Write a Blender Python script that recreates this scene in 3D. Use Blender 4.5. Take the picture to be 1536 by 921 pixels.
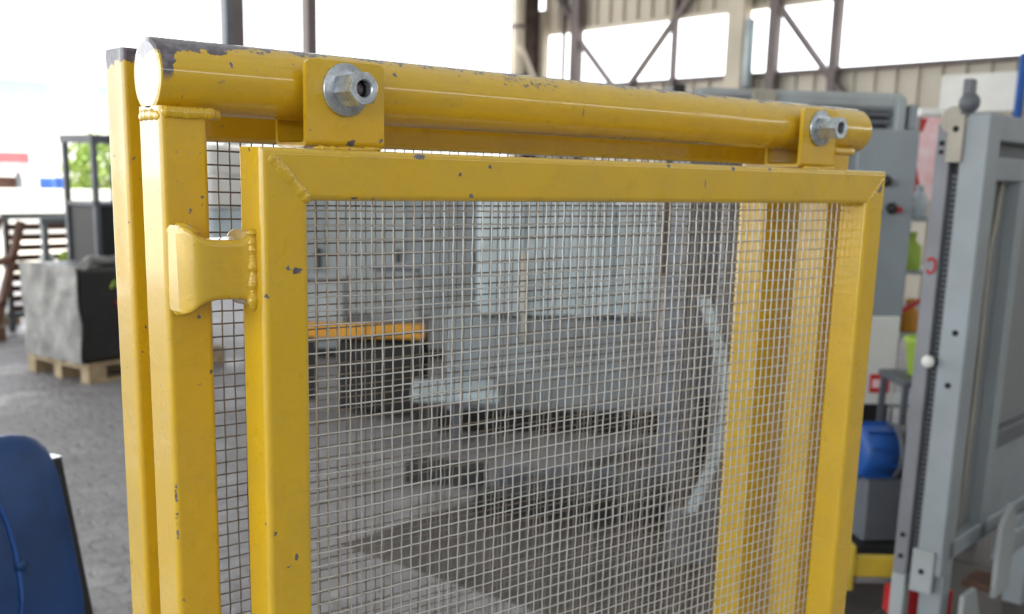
import bpy, bmesh, math, random
import numpy as np
from mathutils import Vector, Matrix

random.seed(7); rng = np.random.default_rng(7)
scene = bpy.context.scene
for o in list(bpy.data.objects): bpy.data.objects.remove(o)
COL = scene.collection

# ------------------------------------------------------------------ camera
cam_d = bpy.data.cameras.new('camera'); cam = bpy.data.objects.new('camera', cam_d); COL.objects.link(cam)
scene.camera = cam
FW = Vector((0.6280839, 0.75232047, -0.19880775)); RT = Vector((0.77071261, -0.63666749, 0.02562375)); UP = Vector((0.10729716, 0.1693175, 0.97970348))
cam.matrix_world = Matrix(((RT.x, UP.x, -FW.x, -0.37645), (RT.y, UP.y, -FW.y, -0.75455), (RT.z, UP.z, -FW.z, 1.55014), (0, 0, 0, 1)))
cam_d.sensor_width = 36; cam_d.lens = 36 * 1589.76 / 1536; cam_d.shift_y = 123.8 / 1536
cam_d.clip_start = 0.02; cam_d.clip_end = 400
cam_d.dof.use_dof = True; cam_d.dof.focus_distance = 0.86; cam_d.dof.aperture_fstop = 8.0

# ------------------------------------------------------------------ sky, sun, exposure
world = bpy.data.worlds.new('sky'); scene.world = world; world.use_nodes = True
bg = world.node_tree.nodes['Background']; bg.inputs[0].default_value = (0.93, 0.97, 1.0, 1); bg.inputs[1].default_value = 3.6
sun_d = bpy.data.lights.new('sun', 'SUN'); sun = bpy.data.objects.new('sun', sun_d); COL.objects.link(sun)
sun_d.energy = 6.0; sun_d.angle = math.radians(0.8); sun_d.color = (1.0, 0.96, 0.88)
sun.rotation_euler = (math.radians(-24), math.radians(-3), 0)      # high, from beyond the far open side
scene.view_settings.view_transform = 'Standard'; scene.view_settings.look = 'None'
scene.view_settings.gamma = 1.0; scene.view_settings.use_curve_mapping = False
scene.view_settings.exposure = 0.22

# ------------------------------------------------------------------ materials
def lin(c):
    return tuple(((v / 255) / 12.92 if v / 255 <= 0.04045 else ((v / 255 + 0.055) / 1.055) ** 2.4) for v in c) + (1,)

class NT:
    def __init__(s, name):
        s.m = bpy.data.materials.new(name); s.m.use_nodes = True; s.t = s.m.node_tree
        s.b = s.t.nodes['Principled BSDF']; s.co = s.t.nodes.new('ShaderNodeTexCoord').outputs['Object']
    def n(s, kind, **kw):
        nd = s.t.nodes.new(kind)
        for k, v in kw.items():
            if k.startswith('i_'):
                key = k[2:]; key = int(key) if key.isdigit() else key
                s.put(nd.inputs[key], v)
            else: setattr(nd, k, v)
        return nd
    def put(s, inp, v):
        if isinstance(v, bpy.types.NodeSocket): s.t.links.new(v, inp)
        else: inp.default_value = v
    def noise(s, scale, detail=3, rough=0.55, co=None):
        nd = s.n('ShaderNodeTexNoise', i_Scale=scale, i_Detail=detail, i_Roughness=rough); s.put(nd.inputs['Vector'], co or s.co); return nd.outputs['Fac']
    def math(s, op, a, b=0.0, c=0.0):
        nd = s.n('ShaderNodeMath', operation=op); s.put(nd.inputs[0], a); s.put(nd.inputs[1], b); s.put(nd.inputs[2], c); return nd.outputs[0]
    def ramp(s, v, lo, hi, a=0.0, b=1.0):
        nd = s.n('ShaderNodeMapRange', i_0=v, i_1=lo, i_2=hi, i_3=a, i_4=b); return nd.outputs[0]
    def mix(s, f, a, b):
        nd = s.n('ShaderNodeMix', data_type='RGBA'); s.put(nd.inputs['Factor'], f); s.put(nd.inputs['A'], a); s.put(nd.inputs['B'], b); return nd.outputs['Result']
    def bump(s, h, st=0.2, dist=0.001):
        nd = s.n('ShaderNodeBump', i_Strength=st, i_Distance=dist, i_Height=h); s.put(s.b.inputs['Normal'], nd.outputs[0])
    def sep(s):
        nd = s.n('ShaderNodeSeparateXYZ', i_0=s.co); return nd.outputs
    def dist(s, p, stretch=(1, 1, 1)):
        a = s.n('ShaderNodeVectorMath', operation='SUBTRACT', i_0=s.co, i_1=p)
        b = s.n('ShaderNodeVectorMath', operation='MULTIPLY', i_0=a.outputs[0], i_1=stretch)
        return s.n('ShaderNodeVectorMath', operation='LENGTH', i_0=b.outputs[0]).outputs['Value']

def plain(name, rgb, rough=0.55, metal=0.0, var=0.18, scale=6.0, bump=0.0, rgb2=None, bscale=60, bdist=0.002):
    t = NT(name)
    f = t.ramp(t.noise(scale, 4), 0.3, 0.72)
    c2 = lin(rgb2) if rgb2 else lin(tuple(v * (1 - var) for v in rgb))
    t.put(t.b.inputs['Base Color'], t.mix(f, c2, lin(rgb)))
    t.put(t.b.inputs['Roughness'], rough); t.put(t.b.inputs['Metallic'], metal)
    if bump: t.bump(t.noise(bscale, 3), bump, bdist)
    return t.m

U = 0.0012           # one working unit of the guard in metres
YEL = (222, 181, 32); YEL2 = (200, 167, 60); CHIP = (84, 76, 86)

def paint(name, spots=(), pipe=False, topwear=None, edge=0.5, fleck=0.5):
    """Yellow enamel: faint smears, pin-head flecks, orange peel, bare steel where it has chipped off."""
    t = NT(name); co = t.co
    smear = t.ramp(t.noise(16, 5, 0.6), 0.45, 0.75, 0, 0.55)
    col = t.mix(smear, lin(YEL), lin(YEL2))
    dirt = t.ramp(t.noise(55, 6, 0.72), 0.60, 0.78, 0, 0.55)
    col = t.mix(dirt, col, lin((172, 140, 60)))
    fine = t.noise(420, 3, 0.6)
    masks = [t.ramp(t.noise(150, 2, 0.5), 0.735, 0.75, 0, fleck)]
    # rubbed edges
    bev = t.n('ShaderNodeBevel', samples=4, i_Radius=0.0035)
    geo = t.n('ShaderNodeNewGeometry')
    dot = t.n('ShaderNodeVectorMath', operation='DOT_PRODUCT', i_0=bev.outputs[0], i_1=geo.outputs['Normal']).outputs['Value']
    em = t.ramp(dot, 0.985, 0.93)
    en = t.ramp(t.noise(38, 4, 0.6), 0.66, 0.70)
    masks.append(t.math('MULTIPLY', t.math('MULTIPLY', em, en), edge))
    wob = t.math('MULTIPLY', t.math('SUBTRACT', fine, 0.5), 0.006)
    for (x, y, z, r, st) in spots:
        dd = t.math('ADD', t.dist((x * U, y * U, z * U), st), wob)
        masks.append(t.ramp(dd, r * U, r * U * 0.86))
    if topwear:
        zc, xl, xw = topwear       # worn through along the upper side, deepest at the left end
        o = t.sep()
        n1 = t.math('MULTIPLY', t.math('SUBTRACT', t.noise(70, 5, 0.65), 0.5), 0.026)
        left = t.ramp(o['X'], (xl + xw) * U, xl * U, 0.0, 0.011)
        zz = t.math('ADD', t.math('ADD', o['Z'], n1), left)
        masks.append(t.ramp(zz, zc * U, (zc + 0.7) * U))
        if pipe:
            endm = t.math('ADD', t.math('ADD', o['X'], n1), t.math('MULTIPLY', t.math('SUBTRACT', o['Z'], 44 * U), -0.18))
            masks.append(t.math('MULTIPLY', t.ramp(endm, -36 * U, -37 * U), t.math('MAXIMUM', t.math('MULTIPLY', t.ramp(o['X'], -44.6 * U, -44 * U), t.ramp(o['Z'], 38 * U, 44 * U)), t.ramp(t.math('ADD', o['Z'], n1), 57 * U, 58 * U))))
            patch = t.ramp(t.dist((262 * U, 46 * U, 60 * U), (0.42, 0.7, 2.4)), 24 * U, 8 * U, 0.0, 0.2)
            masks.append(t.ramp(t.math('ADD', t.noise(190, 4, 0.7), patch), 0.72, 0.75, 0, 0.8))
            sc = t.n('ShaderNodeMapping', i_Rotation=(0.3, 0.9, 0.4), i_Scale=(1, 1, 0.16)); t.put(sc.inputs['Vector'], co)
            masks.append(t.ramp(t.noise(210, 2, 0.5, sc.outputs[0]), 0.725, 0.76, 0, 0.6))
    m = masks[0]
    for k in masks[1:]: m = t.math('MAXIMUM', m, k)
    steel = t.mix(t.ramp(t.noise(120, 3), 0.4, 0.65), lin(CHIP), lin((120, 116, 128)))
    t.put(t.b.inputs['Base Color'], t.mix(m, col, steel))
    t.put(t.b.inputs['Roughness'], t.math('ADD', t.ramp(t.noise(30, 4), 0.3, 0.7, 0.24, 0.36), t.math('MULTIPLY', m, 0.2)))
    t.put(t.b.inputs['Coat Weight'], 1.0); t.put(t.b.inputs['Coat Roughness'], 0.07)
    h = t.math('SUBTRACT', t.math('ADD', t.math('MULTIPLY', t.noise(260, 2), 0.25), t.math('MULTIPLY', t.ramp(t.noise(170, 1), 0.66, 0.8), 0.5)), t.math('MULTIPLY', m, 0.8))
    t.bump(h, 0.35, 0.0009)
    return t.m

one = (1, 1, 1)
panel_spots = [(23.9, 0, -79, 2.7, (0.75, 1, 1.2)), (17.6, 0, -77, 1.6, one), (121.5, 0, -2.6, 3.4, (.7, 1, 1.5)), (465.8, 0, -3, 2.4, one), (708, 0, -17, 5.5, (1.15, 1, .8)),
               (719, 0, -44, 3.6, (1, 1, .6)), (686, 0, -334, 3.6, (2.4, 1, .28)), (1.9, 0, -95, 2, one), (14.4, 0, -283, 1.1, one), (-1, 4, -250, 1.5, one), (20.6, 0, -277, 2.2, (1.6, 1, .8)),
               (4.8, 0, -257, 1.4, one), (167.5, 0, -29.5, 2, one), (156.8, 0, -14.3, 1.6, one), (184.4, 0, -8, 1.5, one), (428.3, 0, -17.1, 2.2, (2.5, 1, .6)), (68.8, 0, -32.4, 2.2, (.6, 1, 1.5)), (83, 0, -33.2, 1.6, one),
               (-1, 16, -2, 1.4, (1, .6, 1)), (380, 0, -2, 2.2, one), (520, 0, -2, 2, one)]
post_spots = [(-45, 46.5, -232, 1.2, (1, 1, .18)), (-45, 46.5, -243, .9, one), (-45, 46.5, -248, .9, (1, 1, .6)), (-45, 46.5, -253, .8, one), (-45, 46.5, -261, .9, (1, 1, .35)), (-28, 46, -42, 1.3, one), (-36, 46, -60, 1.4, one), (-20, 46, -33, 1.0, one), (-17, 46, -150, 1.3, one), (-25, 46, -112, 1.2, one)]
M = {}
M['panel'] = paint('yellow_enamel_panel', panel_spots)
M['post'] = paint('yellow_enamel_post', post_spots)
M['pipe'] = paint('yellow_enamel_pipe', [(-6, 48, 60, 4.2, (.55, .6, 1.5)), (2, 44, 52, 1.8, (1.5, 1, .7)), (130, 46, 55, 2, one), (-24, 45, 42, 1.5, one), (-30, 43, 31, 1.6, one)], True, (65.2, -46, 90))
M['rear'] = paint('yellow_enamel_rear', [], False, (62, -46, 60), edge=.7, fleck=.8)
M['brk'] = paint('yellow_enamel_bracket', [(86, 33, 5, 3, (.8, 1, 1)), (58, 33, 2, 2.5, (.5, 1, 1.4)), (110, 33, 8, 1.6, one), (96, 33, 32, 1.2, one)], edge=.6)
M['weld'] = paint('yellow_enamel_weld', [], edge=0.0, fleck=.7)

def steel_mat(name, rgb, rough, bump=.1):
    t = NT(name)
    t.put(t.b.inputs['Base Color'], t.mix(t.ramp(t.noise(90, 5, .7), .35, .7), lin(tuple(v * .72 for v in rgb)), lin(rgb)))
    t.put(t.b.inputs['Metallic'], 0.72); t.put(t.b.inputs['Roughness'], t.ramp(t.noise(160, 3), .3, .7, rough - .07, rough + .1))
    t.bump(t.noise(500, 2), bump, .0004); return t.m
M['zinc'] = steel_mat('zinc_plated_steel', (214, 224, 234), .32)
M['bore'] = steel_mat('bare_steel_bore', (120, 112, 108), .38)
def wire_mat():
    t = NT('woven_wire')
    c = t.mix(t.ramp(t.noise(40, 4), .4, .7), lin((226, 228, 228)), lin((206, 204, 200)))
    t.put(t.b.inputs['Base Color'], c); t.put(t.b.inputs['Metallic'], .6); t.put(t.b.inputs['Roughness'], .3); return t.m
M['wire'] = wire_mat()
def rear_wire_mat():
    t = NT('woven_wire_backlit')  # darker copy of the wire; its backlit shade is put into the colour
    c = t.mix(t.ramp(t.noise(40, 4), .4, .7), lin((150, 142, 134)), lin((116, 102, 92)))
    t.put(t.b.inputs['Base Color'], c); t.put(t.b.inputs['Metallic'], .6); t.put(t.b.inputs['Roughness'], .5); return t.m
M['wire2'] = rear_wire_mat()

def ground_mat():
    t = NT('worn_shed_floor')
    big = t.noise(0.55, 5, .6); mid = t.noise(5, 5, .65)
    br = t.n('ShaderNodeTexBrick', i_Scale=1.0); br.inputs['Brick Width'].default_value = .2; br.inputs['Row Height'].default_value = .1
    br.inputs['Mortar Size'].default_value = .012; br.inputs['Mortar Smooth'].default_value = .6
    wv = t.n('ShaderNodeVectorMath', operation='ADD', i_0=t.co)
    nz = t.n('ShaderNodeTexNoise', i_Scale=6.0); t.put(nz.inputs['Vector'], t.co)
    ms = t.n('ShaderNodeVectorMath', operation='SCALE', i_0=nz.outputs['Color']); ms.inputs['Scale'].default_value = .07
    t.put(wv.inputs[1], ms.outputs[0]); t.put(br.inputs['Vector'], wv.outputs[0])
    c = t.mix(t.ramp(mid, .3, .7), lin((122, 118, 120)), lin((152, 149, 152)))
    c = t.mix(t.math('MULTIPLY', t.ramp(big, .42, .6), .45), c, lin((150, 148, 150)))
    c = t.mix(t.math('MULTIPLY', br.outputs['Fac'], .3), c, lin((98, 93, 93)))
    t.put(t.b.inputs['Base Color'], c)
    wet = t.ramp(t.noise(1.3, 4, .6), .52, .6)
    t.put(t.b.inputs['Roughness'], t.math('SUBTRACT', .62, t.math('MULTIPLY', wet, .34)))
    h = t.math('SUBTRACT', t.math('MULTIPLY', t.noise(17, 5, .62), 1.6), t.math('MULTIPLY', br.outputs['Fac'], .4))
    t.bump(h, .7, .022); return t.m
M['ground'] = ground_mat()
M['yard'] = plain('sunlit_yard', (200, 190, 175), .9, scale=.4, var=.15)
M['siding'] = plain('cream_siding', (196, 190, 176), .6, scale=1.2, var=.1, rgb2=(176, 166, 152))
M['steelgrey'] = plain('brown_grey_steelwork', (112, 102, 102), .6, .1, scale=2)
M['cream'] = plain('cream_column', (206, 196, 178), .6, scale=1)
M['darkbrick'] = plain('dark_pier', (84, 68, 64), .85, scale=5, var=.4)
def roof_mat():
    t = NT('translucent_roof_sheet')
    tr = t.n('ShaderNodeBsdfTranslucent', i_Color=(.62, .64, .64, 1)); df = t.n('ShaderNodeBsdfDiffuse', i_Color=(.35, .35, .34, 1))
    mx = t.n('ShaderNodeMixShader', i_0=0.13); t.put(mx.inputs[1], df.outputs[0]); t.put(mx.inputs[2], tr.outputs[0])
    t.put(t.t.nodes['Material Output'].inputs['Surface'], mx.outputs[0]); return t.m
M['roof'] = roof_mat()
M['mgrey'] = plain('grey_blue_enamel', (150, 160, 166), .5, .05, scale=3, rgb2=(134, 140, 144))
M['mlight'] = plain('pale_grey_enamel', (168, 176, 180), .5, .05, scale=3, rgb2=(146, 150, 150))
M['mdark'] = plain('dark_grey_enamel', (104, 108, 116), .5, .1, scale=3)
M['mblack'] = plain('black_steel', (40, 40, 42), .5, .2, scale=5)
M['hole'] = plain('dark_bore', (14, 14, 15), .8)
M['beige'] = plain('beige_plate', (176, 170, 156), .6, scale=5)
M['pale'] = plain('pale_blue_sheet', (196, 212, 218), .35, scale=3, rgb2=(160, 172, 178))
M['white'] = plain('white_plastic', (222, 222, 218), .4, scale=4, var=.06)
M['blue'] = plain('blue_paint', (34, 92, 176), .45, scale=6)
M['red'] = plain('red_paint', (206, 40, 44), .5, scale=8)
M['pink'] = plain('red_and_white_film', (248, 232, 234), .4, scale=9, rgb2=(240, 176, 180))
M['redpale'] = plain('faded_red_canvas', (226, 110, 116), .7, scale=3)
M['strip'] = plain('mid_grey_enamel', (134, 136, 143), .5, .1, scale=3)
M['darkplate'] = plain('dark_brown_steel', (84, 77, 73), .55, .1, scale=2.5, rgb2=(54, 49, 47), bump=.4, bscale=30, bdist=.004)
M['hivis'] = plain('lime_plastic', (176, 208, 84), .6, scale=5, var=.1)
M['orange'] = plain('orange_paint', (226, 160, 40), .5, scale=6)
M['yellow2'] = plain('pale_yellow_paint', (222, 190, 60), .5, scale=6)
M['wood'] = plain('weathered_pine', (184, 166, 132), .8, scale=12, rgb2=(146, 124, 96), bump=.3)
M['brown'] = plain('brown_timber', (122, 88, 70), .8, scale=8, rgb2=(92, 66, 54))
M['dkblock'] = plain('black_film', (46, 44, 44), .42, scale=5, bump=.4, bscale=9, bdist=.02)
M['greysheet'] = plain('grey_sheet', (168, 166, 162), .38, scale=6, rgb2=(118, 116, 114), bump=.5, bscale=10, bdist=.02)
M['vinyl'] = plain('blue_vinyl', (26, 76, 142), .42, scale=9, rgb2=(18, 56, 108), bump=.15, bscale=240, bdist=.0006)
M['chrome'] = steel_mat('chrome', (210, 212, 214), .16)
M['galv'] = plain('galvanised_steel', (150, 156, 160), .45, .4, scale=9)
M['house'] = plain('white_render', (232, 230, 224), .8, scale=.5, var=.05)
M['glass_far'] = plain('window_tint', (150, 178, 190), .3, var=.05)
M['green'] = plain('green_paint', (70, 150, 110), .5)
M['foliage'] = plain('leaves', (168, 188, 104), .7, scale=9, rgb2=(120, 150, 70))
M['rust'] = plain('rusty_brown', (112, 80, 66), .8, scale=6, rgb2=(78, 56, 48))
def perf_mat():
    """Perforated sheet seen from afar: fine punched rows as relief and tone."""
    t = NT('perforated_sheet')
    mp = t.n('ShaderNodeMapping', i_Scale=(90, 90, 90)); t.put(mp.inputs['Vector'], t.co)
    v = t.n('ShaderNodeTexVoronoi', i_Scale=1.0, i_Randomness=0.0); t.put(v.inputs['Vector'], mp.outputs[0])
    f = t.ramp(v.outputs['Distance'], .36, .42)
    t.put(t.b.inputs['Base Color'], t.mix(f, lin((36, 38, 40)), lin((124, 128, 130)))); t.put(t.b.inputs['Roughness'], .5); return t.m
M['perf'] = perf_mat()

# ------------------------------------------------------------------ geometry helpers
def link_mesh(name, me, mat, parent=None, smooth=False):
    o = bpy.data.objects.new(name, me); COL.objects.link(o)
    if mat and not me.materials: me.materials.append(mat)
    if smooth: me.polygons.foreach_set('use_smooth', [True] * len(me.polygons))
    if parent: o.parent = parent
    return o

class MB:
    def __init__(s): s.v = []; s.f = []; s.sm = []
    def add(s, vs, fs, smooth=False, xf=None):
        k = len(s.v)
        for p in vs: s.v.append(tuple(xf @ Vector(p)) if xf else tuple(p))
        for f in fs: s.f.append([i + k for i in f]); s.sm.append(smooth)
        return s
    def box(s, a, b, xf=None, ch=0.0):
        (x0, y0, z0), (x1, y1, z1) = a, b
        if not ch:
            vs = [(x, y, z) for z in (z0, z1) for (x, y) in ((x0, y0), (x1, y0), (x1, y1), (x0, y1))]
            return s.add(vs, [(3, 2, 1, 0), (4, 5, 6, 7), (0, 1, 5, 4), (1, 2, 6, 5), (2, 3, 7, 6), (3, 0, 4, 7)], False, xf)
        c = min(ch, (x1 - x0) * .45, (y1 - y0) * .45, (z1 - z0) * .45)
        rings = []
        for z, i in ((z0, c), (z0 + c, 0), (z1 - c, 0), (z1, c)):
            X0, X1, Y0, Y1 = x0 + i, x1 - i, y0 + i, y1 - i; q = c if i == 0 else c * .6
            rings.append([(X0 + q, Y0, z), (X1 - q, Y0, z), (X1, Y0 + q, z), (X1, Y1 - q, z), (X1 - q, Y1, z), (X0 + q, Y1, z), (X0, Y1 - q, z), (X0, Y0 + q, z)])
        return s.loft(rings, True, True, False, xf)
    def loft(s, rings, cap0=True, cap1=True, smooth=True, xf=None):
        n = len(rings[0]); vs = [p for r in rings for p in r]; fs = []
        for k in range(len(rings) - 1):
            for i in range(n):
                j = (i + 1) % n; fs.append((k * n + i, k * n + j, (k + 1) * n + j, (k + 1) * n + i))
        kk = len(s.v); s.add(vs, fs, smooth, xf)
        if cap0: s.f.append([kk + i for i in range(n)][::-1]); s.sm.append(False)
        if cap1: s.f.append([kk + (len(rings) - 1) * n + i for i in range(n)]); s.sm.append(False)
        return s
    def cyl(s, p, q, r, n=16, r2=None, caps=True, smooth=True):
        p, q = Vector(p), Vector(q); d = (q - p).normalized()
        a = d.orthogonal().normalized(); b = d.cross(a); r2 = r if r2 is None else r2
        rg = lambda c, rr: [tuple(c + a * math.cos(t) * rr + b * math.sin(t) * rr) for t in [2 * math.pi * i / n for i in range(n)]]
        return s.loft([rg(p, r), rg(q, r2)], caps, caps, smooth)
    def lathe(s, p, d, prof, n=24, smooth=True):
        p, d = Vector(p), Vector(d).normalized(); a = d.orthogonal().normalized(); b = d.cross(a)
        rings = [[tuple(p + d * h + a * math.cos(t) * r + b * math.sin(t) * r) for t in [2 * math.pi * i / n for i in range(n)]] for r, h in prof]
        return s.loft(rings, True, True, smooth)
    def tube(s, pts, r, n=8, smooth=True):
        pts = [Vector(p) for p in pts]; rings = []
        up = Vector((0, 0, 1))
        for i, p in enumerate(pts):
            d = (pts[min(i + 1, len(pts) - 1)] - pts[max(i - 1, 0)]).normalized()
            a = d.cross(up) if abs(d.z) < .95 else d.cross(Vector((1, 0, 0))); a.normalize(); b = d.cross(a)
            rings.append([tuple(p + a * math.cos(t) * r + b * math.sin(t) * r) for t in [2 * math.pi * k / n for k in range(n)]])
        return s.loft(rings, True, True, smooth)
    def bar(s, p, q, w, h, up=(0, 0, 1)):
        p, q = Vector(p), Vector(q); d = (q - p).normalized(); a = d.cross(Vector(up))
        if a.length < 1e-3: a = d.cross(Vector((1, 0, 0)))
        a.normalize(); b = a.cross(d); a, b = a * w / 2, b * h / 2
        return s.loft([[tuple(c + x) for x in (-a - b, a - b, a + b, -a + b)] for c in (p, q)], True, True, False)
    def prism(s, poly, y0, y1, xf=None):       # polygon in (x,z) extruded along y
        n = len(poly); vs = [(x, y0, z) for x, z in poly] + [(x, y1, z) for x, z in poly]
        fs = [list(range(n)), list(range(2 * n - 1, n - 1, -1))] + [(i, i + n, (i + 1) % n + n, (i + 1) % n) for i in range(n)]
        return s.add(vs, fs, False, xf)
    def ball(s, c, r, n=10, m=6, sc=(1, 1, 1), xf=None):
        c = Vector(c); rings = []
        for i in range(1, m):
            t = math.pi * i / m; rings.append([(c.x + sc[0] * r * math.sin(t) * math.cos(2 * math.pi * k / n), c.y + sc[1] * r * math.sin(t) * math.sin(2 * math.pi * k / n), c.z - sc[2] * r * math.cos(t)) for k in range(n)])
        kk = len(s.v); s.loft(rings, False, False, True, xf)
        e0, e1 = (c.x, c.y, c.z - sc[2] * r), (c.x, c.y, c.z + sc[2] * r)
        if xf: e0, e1 = tuple(xf @ Vector(e0)), tuple(xf @ Vector(e1))
        a = len(s.v); s.v += [e0, e1]; L = (m - 2) * n
        for k in range(n):
            s.f.append([a, kk + (k + 1) % n, kk + k]); s.f.append([a + 1, kk + L + k, kk + L + (k + 1) % n]); s.sm += [True, True]
        return s
    def build(s, name, mat, parent=None, scale=1.0):
        me = bpy.data.meshes.new(name)
        me.from_pydata([(x * scale, y * scale, z * scale) for x, y, z in s.v], [], s.f); me.update()
        me.polygons.foreach_set('use_smooth', s.sm)
        bm = bmesh.new(); bm.from_mesh(me); bmesh.ops.recalc_face_normals(bm, faces=bm.faces); bm.to_mesh(me); bm.free()
        return link_mesh(name, me, mat, parent)

def box(name, a, b, mat, parent=None, ch=0.0): return MB().box(a, b, None, ch).build(name, mat, parent)
def thing(name, label, cat, loc=(0, 0, 0), rz=0.0, group=None):
    o = bpy.data.objects.new(name, None); o.empty_display_size = .1; COL.objects.link(o)
    o.location = loc; o.rotation_euler = (0, 0, rz); o['label'] = label; o['category'] = cat
    if group: o['group'] = group
    return o
def tag(o, label, cat, group=None):
    o['label'] = label; o['category'] = cat
    if group: o['group'] = group
    return o
def struct(o): o['kind'] = 'structure'; return o

# ================================================================== THE SETTING
XR, YF, YB, XL, ZR = 12.72, 14.35, -9.5, -13.0, 6.6
struct(box('floor', (XL, YB, -.1), (XR + .3, YF, 0), M['ground']))
g = MB()
g.box((-120, YF, -.14), (120, 140, -.02)); g.box((XR + .3, -80, -.14), (120, YF, -.02)); g.box((-120, -80, -.14), (XL, YF, -.02)); g.box((XL, -80, -.14), (XR + .3, YB, -.02))
o = struct(g.build('ground', M['yard']))
rf = struct(MB().add([(XL, YB - .3, ZR), (XR + .5, YB - .3, ZR), (XR + .5, YF + .2, ZR), (XL, YF + .2, ZR)], [(0, 1, 2, 3)]).build('ceiling', M['roof']))
for k in range(9):
    y = YB + .5 + k * 2.85
    MB().bar((XL, y, ZR - .15), (XR, y, ZR - .15), .14, .3).build('roof_beam', M['steelgrey'], rf)

# right wall: ribbed cream sheets below and above an open window strip
wr = struct(box('wall_right', (XR + .12, YB, 0), (XR + .16, YF, 2.95), M['siding']))
def rib_panel(z0, z1, w):
    m = MB(); prof = [(0, 0), (w * .74, 0), (w * .80, -.045), (w * .94, -.045), (w, 0), (w, .02), (0, .02)]
    return m.loft([[(-(-y), x, z) for x, y in prof] for z in (z0, z1)], True, True, False)
PW = .32
lo = rib_panel(0, 3.06, PW).build('siding_panel', M['siding'], wr); hi = rib_panel(4.06, ZR, PW).build('siding_panel', M['siding'], wr)
nP = int((YF - YB) / PW)
for src, y1 in ((lo, YF), (hi, YF)):
    src.location = (XR + .08, YF - PW, 0)
    for k in range(1, nP):
        c = src.copy(); COL.objects.link(c); c.location = (XR + .08, YF - PW * (k + 1), 0); c.parent = wr
MB().bar((XR + .02, YB, 3.08), (XR + .02, YF, 3.08), .12, .06).build('window_sill', M['steelgrey'], wr)
MB().bar((XR + .04, YB, 4.04), (XR + .04, YF, 4.04), .1, .06).build('lintel', M['siding'], wr)
for (y, w, dp, mt) in ((13.35, .19, .14, 'steelgrey'), (13.72, .05, .06, 'steelgrey'), (11.1, .07, .1, 'steelgrey'), (9.18, .15, .12, 'steelgrey'), (8.14, .12, .12, 'steelgrey'), (4.6, .15, .12, 'steelgrey'), (1.2, .15, .12, 'steelgrey'), (-3.0, .15, .12, 'steelgrey')):
    MB().box((XR - dp, y - w / 2, 0), (XR, y + w / 2, ZR)).build('steel_column', M[mt], wr)
cc = MB().box((XR - .22, 9.62, 0), (XR - .02, 9.94, ZR), None, .02).build('cream_column', M['cream'], wr)
MB().cyl((XR - .16, 9.54, 2.9), (XR - .16, 9.54, 3.85), .07, 12).build('downpipe', M['pale'], wr)
for a, b in (((13.32, 3.87), (12.4, 3.02)), ((10.75, 4.35), (12.1, 2.98)), ((9.14, 4.02), (7.95, 2.72)), ((7.9, 4.6), (8.1, 4.4)), ((13.3, 4.0), (14.1, 4.9))):
    MB().bar((XR - .06, a[0], a[1]), (XR - .06, b[0], b[1]), .08, .09, (1, 0, 0)).build('diagonal_brace', M['steelgrey'], wr)
box('notice_board', (XR - .03, 5.0, 2.46), (XR + .03, 6.56, 2.92), M['white'], wr)
MB().cyl((XR - .1, 5.5, 0), (XR - .1, 5.5, 3.12), .05, 12).build('blue_pipe', M['blue'], wr)

# far side: open, only uprights and the pier at the corner
wf = struct(box('wall_far', (XL, YF, 5.6), (XR + .2, YF + .1, ZR), M['siding']))
for (x0, x1, mt) in ((6.58, 6.70, 'mdark'), (6.70, 6.87, 'steelgrey'), (7.9, 8.06, 'steelgrey'), (-5.2, -4.9, 'steelgrey'), (-12.6, -12.3, 'steelgrey')):
    MB().box((x0, YF - .15, 0), (x1, YF + .05, ZR)).build('steel_column', M[mt], wf)
MB().cyl((10.8, YF, 0), (10.8, YF, ZR), .022, 8).build('conduit', M['steelgrey'], wf)
MB().cyl((12.0, YF - .2, 0), (12.0, YF - .2, ZR), .11, 14).build('rain_pipe', M['cream'], wf)
for z in (3.2, 4.05):
    MB().cyl((12.0, YF - .2, z), (12.0, YF - .2, z + .06), .135, 14).build('pipe_collar', M['steelgrey'], wf)
MB().box((12.15, YF - .2, 0), (12.47, YF + .2, ZR)).build('brick_pier', M['darkbrick'], wf)
MB().box((12.5, YF - .3, 0), (12.64, YF - .1, 4.4)).build('steel_column', M['cream'], wf)
MB().bar((11.95, YF - .3, 3.75), (12.35, YF - .3, 3.1), .1, .1, (0, 1, 0)).build('diagonal_brace', M['cream'], wf)
# wall behind the camera, with its own high window strip; the left end of the shed is open
wb = struct(MB().box((XL, YB - .15, 0), (XR + .1, YB, 3.95)).box((XL, YB - .15, 4.75), (XR + .1, YB, ZR)).build('wall_back', M['siding']))
for k in range(9):
    MB().box((XL + 1 + k * 3.0, YB - .1, 3.95), (XL + 1.12 + k * 3.0, YB, 4.75)).build('steel_column', M['steelgrey'], wb)

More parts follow.
